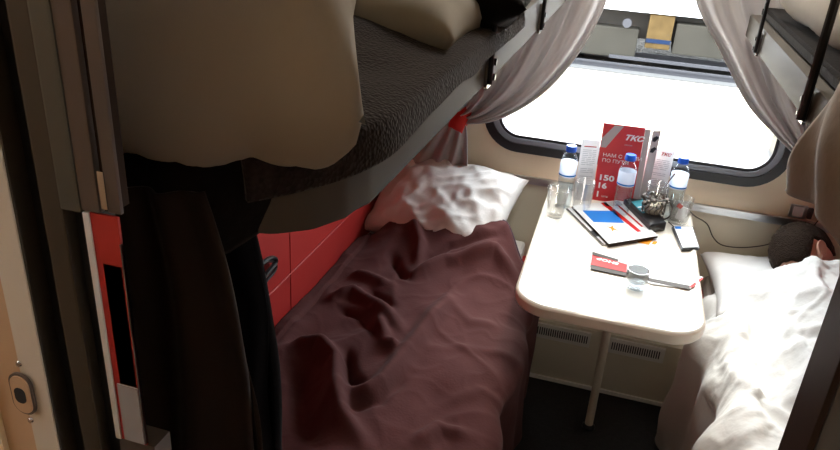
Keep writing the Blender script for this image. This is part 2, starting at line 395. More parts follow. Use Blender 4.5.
# ================================================================== BERTHS
def berth(side):
    L = side == 'left'
    a, b = (XL+.003, -.19) if L else (.37, XR-.003)
    r = emp('lower_berth', ('left' if L else 'right')+' lower berth with '+('red padded backrest under the rumpled aubergine blanket' if L else 'mattress under the white duvet'), 'berth', ((a+b)/2, 1.4, 0), None)
    obj('base', BX(a, b, .46, YW-.01, 0, .36, bev=.01), M['wall_low'], r)
    obj('seat', BX(a, b, .46, YW-.01, .362, .44, bev=.02, seg=3), M['red'], r, True)
    obj('mattress', BX(a+.012 if L else a+.01, b-.05 if L else b-.012, .48, YW-.02, .442, .50, bev=.02, seg=3), M['white'], r, True)
    if L:
        bk = BX(XL+.003, XL+.062, .47, YW-.02, .502, 1.33, bev=.018, seg=3)
        o = obj('backrest', bk, M['red'], r, True, label='red padded backrest')
        sm = bmesh.new(); tube(sm, [(XL+.063, .5, .66), (XL+.063, YW-.03, .66)], .0018, 6); tube(sm, [(XL+.063, 1.55, .51), (XL+.063, 1.55, 1.32)], .0012, 6)
        obj('seam', sm, M['red'], o)
        hk = bmesh.new()
        pts = [P(x, y, 0, XL+.078) for x, y in ((253,281),(262,279),(268,272),(276,262),(274,258),(268,259),(258,267),(252,271))]
        tube(hk, smoothpath(pts, 5), .006, 8)
        pts = [P(x, y, 0, XL+.074) for x, y in ((252,262),(262,262),(272,261),(276,266),(273,273),(266,281),(262,290))]
        tube(hk, smoothpath(pts, 5), .005, 8)
        obj('strap_loop', hk, M['blackpl'], o, True, label='black looped strap on the red backrest')
    else:
        obj('backrest', BX(XR-.062, XR-.003, .47, YW-.02, .502, 1.28, bev=.018, seg=3), M['red'], r, True)
    return r
berth('left'); berth('right')
BZ0, BZ1 = 1.352, 1.425
def upper(side):
    L = side == 'left'
    r = emp('upper_berth', ('left upper berth with padded greige edge and the knitted blanket on it' if L else 'right upper berth with padded greige edge and steel support straps'), 'berth', (-.5 if L else .6, 1.3, 1.3))
    if L: a, b, y0, z0, z1 = XL, -.21, .475, BZ0, BZ1
    else: a, b, y0, z0, z1 = .306, XR, .60, 1.306, 1.368
    bm = poly(T(0,0,0), ([(a,y0),(b-.085,y0),(b-.048,y0+.010),(b-.022,y0+.032),(b-.006,y0+.065),(b,y0+.11),(b,2.27),(a,2.27)] if L else [(a,y0),(b,y0),(b,2.27),(a,2.27)]), z0, z1)
    bmesh.ops.bevel(bm, geom=[e for e in bm.edges], offset=.006, segments=2, profile=.6, affect='EDGES')
    obj('padded_board', bm, M['bunkside'], r, True)
    x = b if L else a; s = 1 if L else -1
    obj('underside_panel', BX(a+.02, b-.03, y0+.2, 2.24, z0-.012, z0-.001), M['bunkpanel'], r) if L else obj('underside_panel', BX(a+.03, b-.02, y0+.03, 2.24, z0-.012, z0-.001), M['bunkpanel'], r)
    for y in ((1.085, 1.655) if L else (1.315, 1.96)):
        tk = .0045 if L else (.0075 if y < 1.5 else .005)
        bm = bmesh.new(); tube(bm, [(x+s*.010, y, z0+.006), (x+s*.010, y, z1+.02), (x+s*.006, y+.02, ZC-.01)], tk, 8)
        st = obj('support_strap', bm, M['blackpl'], r, True)
        obj('bracket', BX(min(x, x+s*.006), max(x, x+s*.006), y+.006, y+.040, z0-.004, z1-.012, bev=.001), M['steel'], st)
        for dz in (.012, .036):
            bb = bmesh.new(); tube(bb, [(x+s*.004, y+.026, z0+dz), (x+s*.014, y+.026, z0+dz)], .0055, 10)
            obj('bolt', bb, M['blackpl'], st, True)
    if not L: obj('mattress', BX(a+.022, XR-.02, .63, 2.24, z1+.001, z1+.026, bev=.02, seg=3), M['black'], r, True)
    return r
upper('left'); upper('right')

# ================================================================== TABLE
tz = .72
tb = emp('folding_table', 'cream table with rounded front corners under the window', 'table', (.06, 2.0, 0))
def tabout(off=0):
    pts = []
    x0f, x1f, x0b, x1b, yf, yb = -.176, .292, -.186, .288, 1.540, YW-.004
    r = .095
    for cx, cy, a, n in ((x0f+r, yf+r, 180, 12), (x1f-r, yf+r, 270, 12)):
        for k in range(n+1):
            t = math.radians(a+90*k/n); pts.append((cx+(r-off)*math.cos(t), cy+(r-off)*math.sin(t)))
    pts += [(x1b-off, yb), (x0b+off, yb)]
    return pts
bm = bmesh.new(); prof = [(.004,-.032),(0,-.026),(0,-.006),(.003,-.001),(.008,.0015),(.014,.0005),(.020,-.004)]
rings = [[bm.verts.new((x, y, tz+dz)) for x, y in tabout(off)] for off, dz in prof]
n = len(rings[0])
for i in range(len(rings)-1):
    for k in range(n):
        f = bm.faces.new((rings[i][k], rings[i][(k+1)%n], rings[i+1][(k+1)%n], rings[i+1][k])); f.material_index = 0 if i < 3 else 1
f = bm.faces.new(rings[-1]); f.material_index = 1; bm.faces.new(rings[0][::-1])
for v in bm.verts:   # the field sits a hair lower than the raised lip
    pass
obj('tabletop', bm, [M['tablerim'], M['table']], tb, True, angle=30)
bm = bmesh.new(); tube(bm, [(.088, 2.04, 0.012), (.086, 2.045, .684)], .0135, 16)
lg = obj('leg', bm, M['legm'], tb, True)
obj('foot', lathe(bmesh.new(), [(0,0.001),(.022,.001),(.022,.008),(.015,.016),(0,.016)], .088, 2.04, 20), M['rubber'], lg, True)
obj('wall_bracket', BX(-.15, .26, YW-.03, YW-.001, .655, .683, bev=.003), M['legm'], tb)
tz = .716
# heater casing below the table
ht = emp('heater_casing', 'beige heater casing with two slotted grilles under the table', 'heater', (.08, 2.3, 0))
obj('front_panel', BX(-.185, .366, 2.255, YW-.012, 0.001, .25, bev=.004), M['heater'], ht, True)
obj('plinth', BX(-.186, .367, 2.247, 2.256, .001, .016, bev=.002), M['grillem'], ht)
for x0, x1 in ((-.165, .045), (.108, .300)):
    g = bmesh.new(); box(g, x0, x1, 2.247, 2.256, .180, .240, bev=.002)
    go = obj('grille', g, M['grillem'], ht)
    sl = bmesh.new(); q = x0+.012
    while q < x1-.012: box(sl, q, q+.0036, 2.2455, 2.249, .196, .226); q += .0080
    obj('slots', sl, M['slotd'], go)
# ================================================================== CURTAINS
def curtain(side):
    L = side == 'left'; s = 1 if L else -1
    r = emp('curtain', ('left grey curtain swept back behind the left upper berth' if L else 'right grey curtain swept towards the right upper berth'), 'curtain', (-.5 if L else .55, 2.31, .75), 'grey window curtains')
    tie = Vector((-.515, 2.325, .935)) if L else Vector((.585, 2.325, .955))
    top1 = 0.02 if L else .10
    outer = [Vector(p) for p in ((-.02,2.3,1.95),(-.07,2.3,1.55),(-.095,2.3,1.364),(-.127,2.3,1.257),(-.174,2.3,1.159),(-.24,2.3,1.064),(-.328,2.3,.985),(-.42,2.31,.935),(-.515,2.32,.915))] if L else \
            [Vector(p) for p in ((.06,2.3,1.95),(.11,2.3,1.56),(.156,2.3,1.388),(.252,2.3,1.255),(.354,2.3,1.119),(.444,2.3,1.038),(.526,2.3,.978),(.585,2.32,.935))]
    inner = [Vector(p) for p in ((-.60,2.3,1.95),(-.60,2.3,1.6),(-.595,2.3,1.3),(-.575,2.31,1.08),(-.54,2.32,.965))] if L else \
            [Vector(p) for p in ((.80,2.3,1.95),(.79,2.3,1.6),(.75,2.3,1.3),(.69,2.31,1.08),(.62,2.32,.975))]
    oc, ic = smoothpath(outer, 10), smoothpath(inner, 10)
    def samp(c, t):
        f = t*(len(c)-1); i = min(int(f), len(c)-2); return c[i].lerp(c[i+1], f-i)
    def fn(u, v):
        a, b = samp(ic, v), samp(oc, v)
        # folds gather towards the tie: inner lines hang straighter, outer ones sag
        p = a.lerp(b, u)
        sag = math.sin(PI*min(1, v*1.0))*0.03*math.sin(PI*u)*(1 if v > .3 else v/.3)
        p.z -= sag*.3
        w = 1-.72*v**2
        ph = u*2*PI*5.5+1.2*math.sin(3*v+u*4)
        p.y += (.036*math.sin(ph)+.014*math.sin(ph*2.3+1.1+2*v))*w*(.8+.5*nz(u*5, v*3, 4))-.012
        p.y = min(p.y, 2.352)
        if v > .9: p.y = p.y*(1-(v-.9)*4)+2.32*(v-.9)*4
        return p
    grid('drape', fn, 150, 90, M['curtain'], r, thick=.003)
    # the red band
    bm = bmesh.new(); c = tie
    ax = Vector((.75,0,-.28)).normalized() if L else Vector((-.75,0,-.28)).normalized()
    up = Vector((0,0,1)); up = (up-ax*up.dot(ax)).normalized(); fo = Vector((0,-1,0))
    ring_ = []
    for k in range(24):
        t = 2*PI*k/24; ring_.append([c+ax*q*s*1+up*(.050*math.sin(t))+fo*(.034*math.cos(t)) for q in (-.024, .030)])
    A = [bm.verts.new(p[0]) for p in ring_]; B = [bm.verts.new(p[1]) for p in ring_]
    for k in range(24): bm.faces.new((A[k], A[(k+1)%24], B[(k+1)%24], B[k]))
    o = obj('tieback', bm, M['redtie'], r, True, label='red fabric tieback'); so = o.modifiers.new('t','SOLIDIFY'); so.thickness = .003
    # the tail below the band
    def tail(u, v):
        wd = .055+.11*v**.8
        cx = c.x-s*(.02+.05*v)
        x = cx+(u-.5)*wd*1.4
        z = c.z-.02-(.20 if L else .09)*v+.015*math.sin(u*9)*v
        y = 2.33+(.014*math.sin(u*2*PI*3.5+v*1.5))*(.4+.6*v)-.012
        return Vector((x, y, z))
    grid('tail', tail, 60, 30, M['curtain'], r, thick=.003)
    return r
curtain('left'); curtain('right')

# ================================================================== LEFT LOWER BERTH BEDDING
wp = pillow('pillow', .50, .36, .13, T(-.53, 2.225, .655) @ Rm('Z', -10) @ Rm('X', 34), M['white'], seed=3.1, wr=.014, crease=.013,
            bend=lambda v: Vector((v.x, v.y, v.z-.9*v.x*v.x*.3)), label='crumpled white pillow propped in the corner behind the aubergine blanket', cat='pillow')
def Q(*l): return [tuple(P(x, y, 2, .57)[:2]) for x, y in l]
folds = [
 (Q((353,265),(367,271),(391,283)), .022, .022), (Q((328,290),(353,286),(375,302),(400,327)), .024, .030),
 (Q((283,346),(300,340),(319,341),(335,360),(335,397),(341,419),(363,441)), .026, .042),
 (Q((378,313),(384,341),(397,347)), .018, .022), (Q((344,391),(366,394),(380,385),(408,350),(433,316),(455,293)), .026, .030),
 (Q((383,232),(399,220),(427,217),(461,223),(498,239),(523,254)), .045, .055),
 (Q((405,277),(442,265),(495,262),(514,277)), .026, .030), (Q((411,232),(420,249),(417,265)), .018, .024),
 (Q((450,300),(470,315),(500,318)), .02, .006), (Q((440,400),(480,380),(520,385)), .02, .007), (Q((410,440),(440,420),(470,425)), .02, .016),
 (Q((300,310),(285,330),(270,360)), .03, .02), (Q((420,345),(470,340),(520,345)), .02, .005)]
vall = [
 (Q((300,360),(305,400),(312,440)), .038, -.040), (Q((347,347),(350,372),(363,383)), .018, -.030),
 (Q((420,262),(450,253),(500,252)), .020, -.018), (Q((392,252),(402,268),(408,277)), .018, -.030),
 (Q((340,300),(360,310),(385,345)), .016, -.018), (Q((370,283),(395,305)), .014, -.014), (Q((345,410),(380,400),(410,370)), .016, -.014)]
YE = [(-.80,2.08),(-.68,2.16),(-.60,2.24),(-.52,2.27),(-.43,2.25),(-.3,2.17),(-.2,2.08),(-.1,2.02)]
def yend(x):
    for (a, ya), (b, yb) in zip(YE, YE[1:]):
        if x <= b: t = max(0, (x-a)/(b-a)); t = t*t*(3-2*t); return ya+(yb-ya)*t
    return YE[-1][1]
XE = -.155; RB = .045
def bl(u, v):
    L1 = XE-RB+.775; La = RB*PI/2; L3 = .40; s = u*(L1+La+L3)
    if s < L1: x, z, nx, nzz = -.775+s, .525, 0, 1
    elif s < L1+La:
        t = (s-L1)/RB; x, z, nx, nzz = XE-RB+RB*math.sin(t), .525-RB+RB*math.cos(t), math.sin(t), math.cos(t)
    else: x, z, nx, nzz = XE+.02*(s-L1-La)/L3*0+.0, .525-RB-(s-L1-La), 1, 0
    ye = yend(x); y = .52+(ye-.52)*v
    xx = min(x, XE) if nzz > 0 else XE
    k = 1 if s < L1 else max(0, 1-(s-L1)/.12)
    h = 0
    for pts, w, a in folds+vall: h += ridge(xx, y, pts, w*.85, a)
    h += .006*max(0, 1-abs(nz(xx*3.5+y*2.5, y*3-xx*2, 11))*5)**2+.0016*max(0, 1-abs(nz(xx*13, y*11, 21))*4.5)**2
    h = h*k+.010*nz(x*7, y*6, 1)+.005*nz(x*17, y*13, z*8)
    crown = .035*math.exp(-((xx+.45)/.22)**2)*k
    h += crown+.092*math.exp(-((y-ye+.05)/.19)**2)*k*math.exp(-((xx+.44)/.23)**4)
    if k < 1: h = h+(.014*math.sin(y*15+z*5)+.010*math.sin(y*31+1+z*9))*(1-k)
    if nzz == 1:
        h = max(h, -.020+.010*nz(x*9, y*9, 2))
    # the head edge rolls over
    e = (1-v)*(ye-.52)
    if e < .05: h -= (.05-e)**2*14*(1 if k > .5 else .2)
    if x < -.74 and nzz == 1: h += .012
    return Vector((x+nx*(h+.018), y, max(z+nzz*h, .03)))
bo = grid('blanket', bl, 230, 260, M['purple'], thick=.006, label='rumpled aubergine blanket spread over the left lower berth', cat='blanket')
# dark hem along the head edge
hm = bmesh.new(); pts = []
for i in range(150): 
    p = bl(i/150*.62+.1, 1.0); pts.append(p+Vector((0,.002,.001)))
tube(hm, pts, .007, 8); obj('hem', hm, M['hem'], bo, True, label='dark violet hem')

# ================================================================== RIGHT LOWER BERTH: sleeper, pillow, duvet
pillow('pillow', .58, .42, .13, T(.645, 2.155, .575) @ Rm('Z', 3), M['white'], seed=5.3, wr=.010, label='white pillow under the sleeping person beside the window wall', cat='pillow')
def person():
    J = {'pel':(.66,1.30,.60,.125,.115),'sp':(.66,1.50,.60,.115,.105),'ch':(.655,1.75,.615,.145,.115),'sh':(.65,1.90,.63,.11,.10),'nk':(.635,2.03,.655,.055,.055),
     'hd0':(.620,2.10,.675,.06,.06),'lh':(.66,1.20,.64,.10,.09),'lk':(.56,.90,.62,.065,.065),'la':(.66,.62,.58,.04,.04),'lf':(.60,.55,.57,.035,.03),
     'rh':(.66,1.20,.57,.09,.08),'rk':(.62,.88,.555,.06,.05),'ra':(.70,.60,.55,.038,.035),'rf':(.66,.54,.545,.03,.03),
     'ls':(.65,1.88,.69,.06,.06),'le':(.56,1.66,.66,.042,.042),'lw':(.70,1.60,.60,.03,.03),'lhd':(.76,1.62,.58,.035,.02),
     'rs':(.66,1.88,.58,.06,.05),'re':(.78,1.74,.56,.04,.035),'rw':(.80,1.92,.56,.028,.025),'rhd':(.80,1.99,.56,.035,.02)}
    E = [('pel','sp'),('sp','ch'),('ch','sh'),('sh','nk'),('nk','hd0'),('pel','lh'),('lh','lk'),('lk','la'),('la','lf'),('pel','rh'),('rh','rk'),('rk','ra'),('ra','rf'),
         ('sh','ls'),('ls','le'),('le','lw'),('lw','lhd'),('sh','rs'),('rs','re'),('re','rw'),('rw','rhd')]
    K = list(J); me = bpy.data.meshes.new('person'); me.from_pydata([J[k][:3] for k in K], [(K.index(a), K.index(b)) for a, b in E], [])
    o = bpy.data.objects.new('tmp', me); COL.objects.link(o); m = o.modifiers.new('s','SKIN'); m.use_smooth_shade = True
    for k, sv in zip(K, me.skin_vertices[0].data): sv.radius = (J[k][3], J[k][4]); sv.use_root = (k == 'pel')
    o.modifiers.new('u','SUBSURF').levels = 1
    body = bpy.data.meshes.new_from_object(o, depsgraph=bpy.context.evaluated_depsgraph_get()); bpy.data.objects.remove(o)
    # head: lying on the right cheek, crown towards the window, face towards the right wall
    hb = bmesh.new(); bmesh.ops.create_uvsphere(hb, u_segments=48, v_segments=32, radius=1)
    for v in hb.verts:   # local: z crown, x face, y ear side (up)
        x, y, z = v.co; 
        X = .098*x; Y = .077*y*(1-.10*max(0, x)); Z = .118*z
        if z < 0: X *= 1-.18*abs(z); Y *= 1-.30*abs(z)**1.5
        if x > .6: X -= .010*(x-.6)
        if x > .5: X += .026*math.exp(-((y/.16)**2+((z+.12)/.16)**2)) + .008*math.exp(-((y/.3)**2+((z+.5)/.10)**2)) - .010*math.exp(-(((abs(y)-.36)/.14)**2+((z-.06)/.12)**2))
        if x > .4 and z < -.6: X += .012
        v.co = (X, Y, Z)
    for sy in (1, -1):   # ears: rim, hollow and lobe
        eb = bmesh.new(); bmesh.ops.create_uvsphere(eb, u_segments=20, v_segments=14, radius=1)
        for v in eb.verts:
            x, y, z = v.co; dish = .55 if (y*sy > 0 and x*x+z*z < .5) else 1
            v.co = (.020*x*(1-.2*(z < -.3))-.008-.006*y*sy, sy*(.078+.013*y*sy*dish), .033*z-.012)
        t = bpy.data.meshes.new('e'); eb.to_mesh(t); eb.free(); hb.from_mesh(t)
    HM = T(*HC) @ frame((0,0,0), (.80,.10,-.45), (-.28,.42,-.82)) 
    hb.transform(HM)
    t = bpy.data.meshes.new('h'); hb.to_mesh(t); hb.free()
    b = bmesh.new(); b.from_mesh(body); b.from_mesh(t)
    me2 = bpy.data.meshes.new('p'); b.to_mesh(me2); b.free()
    o = bpy.data.objects.new('tmp', me2); COL.objects.link(o); m = o.modifiers.new('r','REMESH'); m.mode = 'VOXEL'; m.voxel_size = .005; m.use_smooth_shade = True
    fin = bpy.data.meshes.new_from_object(o, depsgraph=bpy.context.evaluated_depsgraph_get()); bpy.data.objects.remove(o)
    pr = link('person', fin, M['skin']); pr['label'] = 'person with short brown hair asleep on the right berth under a white duvet'; pr['category'] = 'person'
    # short hair cap, clear of the ears and face
    hc = bmesh.new(); bmesh.ops.create_uvsphere(hc, u_segments=64, v_segments=44, radius=1)
    dele = []
    for v in hc.verts:
        x, y, z = v.co
        if (z < -.35 and x > -.1) or (x > .55 and z < .55) or z < -.62 or (abs(y) > .75 and -.5 < z < .12 and -.32 < x): dele.append(v); continue
        X = .106*x; Y = .085*y*(1-.10*max(0, x)); Z = .126*z
        if z < 0: X *= 1-.18*abs(z); Y *= 1-.30*abs(z)**1.5
        n_ = 1+.035*nz(x*14, y*14, z*14)+.02*nz(x*40, y*9, z*40); v.co = (X*n_, Y*n_, Z*n_)
    bmesh.ops.delete(hc, geom=dele, context='VERTS'); hc.transform(HM)
    ho = obj('hair', hc, M['hair'], pr, True, angle=None); sm = ho.modifiers.new('t','SOLIDIFY'); sm.thickness = .012; sm.offset = -1
    # shirt on torso
    def shirt(u, v):
        a = 2*PI*u; y = 1.28+.66*v; r1 = .150+.012*math.sin(v*PI)-.03*max(0, v-.8)/.2; r2 = .125
        return Vector((.657+r1*math.cos(a), y, .61+r2*math.sin(a)))
    return pr
HC = (.618, 2.225, .675)
person()
DXE = .345
def duv(u, v):
    X0 = .90; La = .07*PI/2; L1 = X0-(DXE+.07); L3 = .44; s = u*(L1+La+L3)
    z0 = .555
    if s < L1: x, z, nx, n3 = X0-s, z0, 0, 1
    elif s < L1+La: t = (s-L1)/.07; x, z, nx, n3 = DXE+.07-.07*math.sin(t), z0-.07+.07*math.cos(t), -math.sin(t), math.cos(t)
    else: x, z, nx, n3 = DXE, z0-.07-(s-L1-La), -1, 0
    w = x-DXE
    ye = 2.165+.015*math.sin(x*9); y = .50+(ye-.50)*v
    k = 1 if s < L1 else max(0, 1-(s-L1)/.11)
    body = .165*math.exp(-(abs(x-.68)/.215)**3)*(1-.25*max(0, (1.25-y))/.7)
    h = body*(1 if n3 == 1 else k)
    # diagonal folds running from the near left up to the sleeper's shoulder
    f = 0
    d1 = (x*.88+y*.42); 
    f += .013*math.sin(d1*34+3*nz(x*3, y*3, 7))*(.5+.5*nz(x*3+4, y*2.5, 1))
    f += .010*(1-abs(nz(x*9+2, y*6, 3)))**2*1.1
    f += .006*nz(x*20, y*16, 5)
    cr = max(0, 1-abs(nz(x*6+y*3.5, y*3-x*2, 11))*5); f += .015*cr*cr+.006*max(0, 1-abs(nz(x*13+y*8, y*6-x*7, 21))*4.5)**2+.004*max(0, 1-abs(nz(x*22-y*9, y*18, 31))*4)**2-.006
    f += ridge(x, y, [(.43,2.04),(.41,1.8),(.40,1.4),(.40,1.0)], .028, .030)
    f += ridge(x, y, [(.50,2.0),(.60,1.85),(.66,1.6)], .03, .022)+ridge(x, y, [(.52,1.75),(.60,1.70),(.70,1.74)], .02, .018)
    f += ridge(x, y, [(.47,1.45),(.56,1.62),(.63,1.66)], .025, .022)
    if k < 1: f = f*k+(1-k)*(.022*math.sin(y*13+.8*z*6)+.016*math.sin(y*29+z*7)+.01*nz(y*9, z*9, 2)+.006)
    h += f
    e = (1-v)*(ye-.50)
    if e < .06: h -= (.06-e)**2*9
    return Vector((x+nx*h, y, max(z+n3*h, .03)))
grid('duvet', duv, 210, 240, M['duvet'], thick=.012, label='white duvet heaped over the sleeper and hanging to the floor', cat='duvet')

# ================================================================== LEFT UPPER BERTH BEDDING
def kb(u, v):
    """knitted blanket lying on the berth, rolling a little over its padded edge"""
    x0 = -.80; L1 = .60+.0; s = u*(L1+.105); y = .462+(1.33-.462)*v
    q = max(0, 1-(y-.462)/.16); edge = -.198-.075*q**2.2; s = s*(1-.0*q)
    drop = .012+.012*max(0, nz(y*7, 2, 3))+(.022*max(0, 1-(y-.46)/.3))
    if s < L1: x, z, k = x0+s*(edge-.004-x0)/L1, BZ1+.010, 1
    else:
        t = (s-L1)/.105; x = edge+.004*math.sin(t*PI/2); z = BZ1+.010-t*(drop+.010); k = 0; 
    lump = .035*math.exp(-((x+.42)/.16)**2)*(.7+.5*nz(y*5, x*4, 1))+.012*nz(x*12, y*9, 5)
    near = .0 if y > .60 else 0
    h = (lump+.006)*(1 if s < L1-.08 else max(0, (L1-s)/.08)) if k else 0
    return Vector((x, y, z+max(0, h)))
grid('blanket', kb, 120, 130, M['knit'], thick=.008, label='dark knitted blanket heaped on the left upper berth', cat='blanket')
# its near end hanging over the foot, shade put into the black colour
def kend(u, v):
    x = -.80+.585*u; z = BZ1+.012-(.100+.004*math.sin(x*22)-.060*max(0, min(1, (x+.295)/.07)))*v; q = max(0, (x+.33)/.125); y = .455+.17*q**2.4-.012*math.sin(v*PI)+.006*math.sin(x*40)*v
    return Vector((x, y, z))
grid('bedspread', kend, 60, 20, M['black'], thick=.008, label='shade-blackened blanket end hanging over the near end of the left upper berth', cat='bedspread')
pillow('pillow', .30, .50, .16, T(-.398, .622, 1.507) @ Rm('Z', 22), M['pillow'], seed=1.7, wr=.016, crease=.012, power=5.5, bend=lambda v: Vector((v.x, v.y, v.z-1.2*max(0, v.x-.05)**2-1.3*max(0, -v.y-.12)**2)), label='large beige pillow at the near end of the left upper berth', cat='pillow')
pillow('pillow', .46, .30, .085, T(-.435, 1.03, 1.466) @ Rm('Z', -2) @ Rm('Y', 2), M['pillow2'], seed=8.2, wr=.006, power=5, label='flat ecru pillow lying behind the large beige pillow on the dark blanket', cat='pillow')
pillow('jacket', .50, .30, .12, T(-.41, 1.20, 1.478) @ Rm('Z', 3), M['black'], seed=4.4, wr=.014, label='bundled black garment at the edge of the left upper berth', cat='clothing')

# ================================================================== RIGHT UPPER BERTH BEDDING
pillow('pillow', .56, .90, .13, T(.615, 1.55, 1.455) @ Rm('Z', 3), M['pillow2'], seed=6.6, wr=.016, power=6, label='greyish ecru pillow on the right upper berth', cat='pillow')
def rg(u, v):
    L = .26; s = v*(L+.19); hang = s-L; t_ = max(0, min(1, v*1.3-.3))
    y = .76+u*(.28+.20*t_)
    if s < L: x, z = .556-s, 1.425+.03*math.sin(PI*s/L)+.01*nz(y*8, s*8, 3)
    else:
        x = .294-.010*math.sin(hang*20)+.010*math.sin(y*34+hang*9); z = 1.425-hang*(1-.10*math.sin(y*14))
        top = .05*max(0, (y-1.12)/.2)
        z -= top*(1-hang/.19)
    return Vector((x-.006, y, z))
grid('cloth', rg, 60, 60, M['rag'], thick=.006, label='grey brown cloth hanging over the edge of the right upper berth', cat='cloth')

# ================================================================== DOORWAY, LEFT SIDE
YJ = .345
def jx(px, py=225, Y=YJ): return P(px, py, 1, Y)[0]
a0, a1, a2, a3, a4 = jx(-6), jx(20), jx(44), jx(65), jx(84)
struct('door_1', BX(a0-.12, a0, YJ+.0, YJ+.03, 0, 2.0), M['tan'])
js = struct('trim_4', BX(a0, a1, YJ-.004, YJ+.03, 0, 2.0, bev=.001), M['offwhite'])
struct('trim_5', BX(a1+.0002, a2, YJ+.012, YJ+.03, 0, 2.0), M['rubber'])
struct('trim_5', BX(a1+.0004, a1+.002, YJ-.003, YJ+.012, 0, 2.0), M['olive'])
struct('trim_6', BX(a2, a3, YJ+.0, YJ+.03, 0, 2.0, bev=.002), M['olive'])
struct('trim_7', BX(a3, a4, YJ+.014, YJ+.03, 0, 2.0), M['rubber'])
# lock strike plate
c = P(25, 392, 1, YJ-.004)
sp = emp('strike_plate', 'oval metal lock strike plate on the off-white door jamb', 'lock plate', c)
fm = frame((c.x, c.y-.001, c.z), (1,0,0), (0,0,1))
obj('plate', poly(fm, rrect(-.0105,.0105,-.019,.019,.0100), .0, .002), M['brownp'], sp)
obj('plate_face', poly(fm, rrect(-.0085,.0085,-.017,.017,.0082), .002, .003), M['tan'], sp)
obj('keyhole', poly(fm, rrect(-.0055,.0045,-.0075,.0065,.0045), .003, .0036), M['slotd'], sp)
for dz in (.027, -.026): obj('screw', xform(lathe(bmesh.new(), [(0,0),(.0026,0),(.002,.0012),(0,.0012)], 0, 0, 14), fm @ T(.001,dz,0)), M['steel'], sp, True)
# metal column with pull handle
zc = P(95, 212, 1, YJ)[2]
b = [jx(q, 213) for q in (63, 83, 101, 109, 122)]
mc = emp('door_edge_column', 'tall taupe metal column with a silver pull handle beside the doorway', 'door column', (b[1], YJ+.01, 0))
obj('side_face', BX(b[0], b[1], YJ-.002, YJ+.02, zc-.002, 2.05, bev=.002), M['greygreen'], mc)
obj('front_face', BX(b[1], b[2], YJ-.001, YJ+.02, zc, 2.05, bev=.001), M['brownp'], mc)
obj('groove', BX(b[2], b[3], YJ+.004, YJ+.02, zc, 2.05), M['darkbrown'], mc)
obj('edge_strip', BX(b[3], b[4], YJ-.001, YJ+.002, zc+.002, 2.05, bev=.001), M['brownp'], mc)
obj('latch', BX(b[3]-.004, b[3]+.001, YJ-.002, YJ-.0008, zc+.004, zc+.03, bev=.0008), M['steel'], mc)
zb = P(128, 440, 1, YJ)[2]
h0, h1, h2, h3 = jx(86,230), jx(92,230), jx(97,230), jx(119,230)
obj('backing', BX(b[0], h0, YJ+.01, YJ+.02, 0, zc-.002), M['rubber'], mc)
ph = obj('pull_handle', BX(h0, h1, YJ-.0015, YJ+.01, zb, zc-.001, bev=.0012), M['silver'], mc, True)
obj('reflection_plate', BX(h1, h3, YJ+.0, YJ+.002, zb, zc-.001), M['red'], mc, label='red backing plate')  # red colour stands in for the berth reflected inside the handle
obj('edge_rail', BX(h3-.0008, h3, YJ-.0005, YJ+.002, zb+.001, zc-.02), M['brownp'], mc)
obj('slot', BX(h2+.001, h3-.002, YJ+.0, YJ+.0015, P(125,385,1,YJ)[2], P(110,265,1,YJ)[2]), M['slotd'], mc)
obj('cover_plate', BX(h2-.001, h3-.0013, YJ-.001, YJ+.0025, zb+.001, P(125,385,1,YJ)[2]), M['greypl'], mc)
obj('lower_bracket', BX(h0+.001, h3+.006, YJ+.001, YJ+.02, 0, zb-.001), M['brownp'], mc)
# garments hanging by the doorway
def coat(name, x0, x1, y, z1, z0, m, label, seed, round_=0):
    r = None
    def fn(u, v):
        a = 2*PI*u; w = (x1-x0)/2; cx = (x0+x1)/2
        prof = (1-.45*(1-min(1, v*2.6))**2) if not round_ else .70+.30*math.sin(min(1, v/.24)*PI/2)
        prof *= 1+.05*math.sin(a*5+seed+v*3)
        fr = .034*(.5+.5*min(1, v*3))*(1+.35*math.sin(a*7+seed))
        return Vector((cx+w*prof*math.cos(a)+.012*nz(u*3, v*5, seed), y+fr*math.sin(a), z1-(z1-z0)*v))
    o = grid(name, fn, 90, 70, m, thick=.004, label=label, cat='clothing'); return o
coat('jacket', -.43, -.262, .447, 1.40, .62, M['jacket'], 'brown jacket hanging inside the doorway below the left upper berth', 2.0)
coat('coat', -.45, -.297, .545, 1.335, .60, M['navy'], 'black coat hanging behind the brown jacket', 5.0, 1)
# ------------------------------------------------------------------ doorway, right side
struct('trim_8', BX(.138, .142, .377, .421, 0, 2.0, bev=.001), M['darkbrown'])
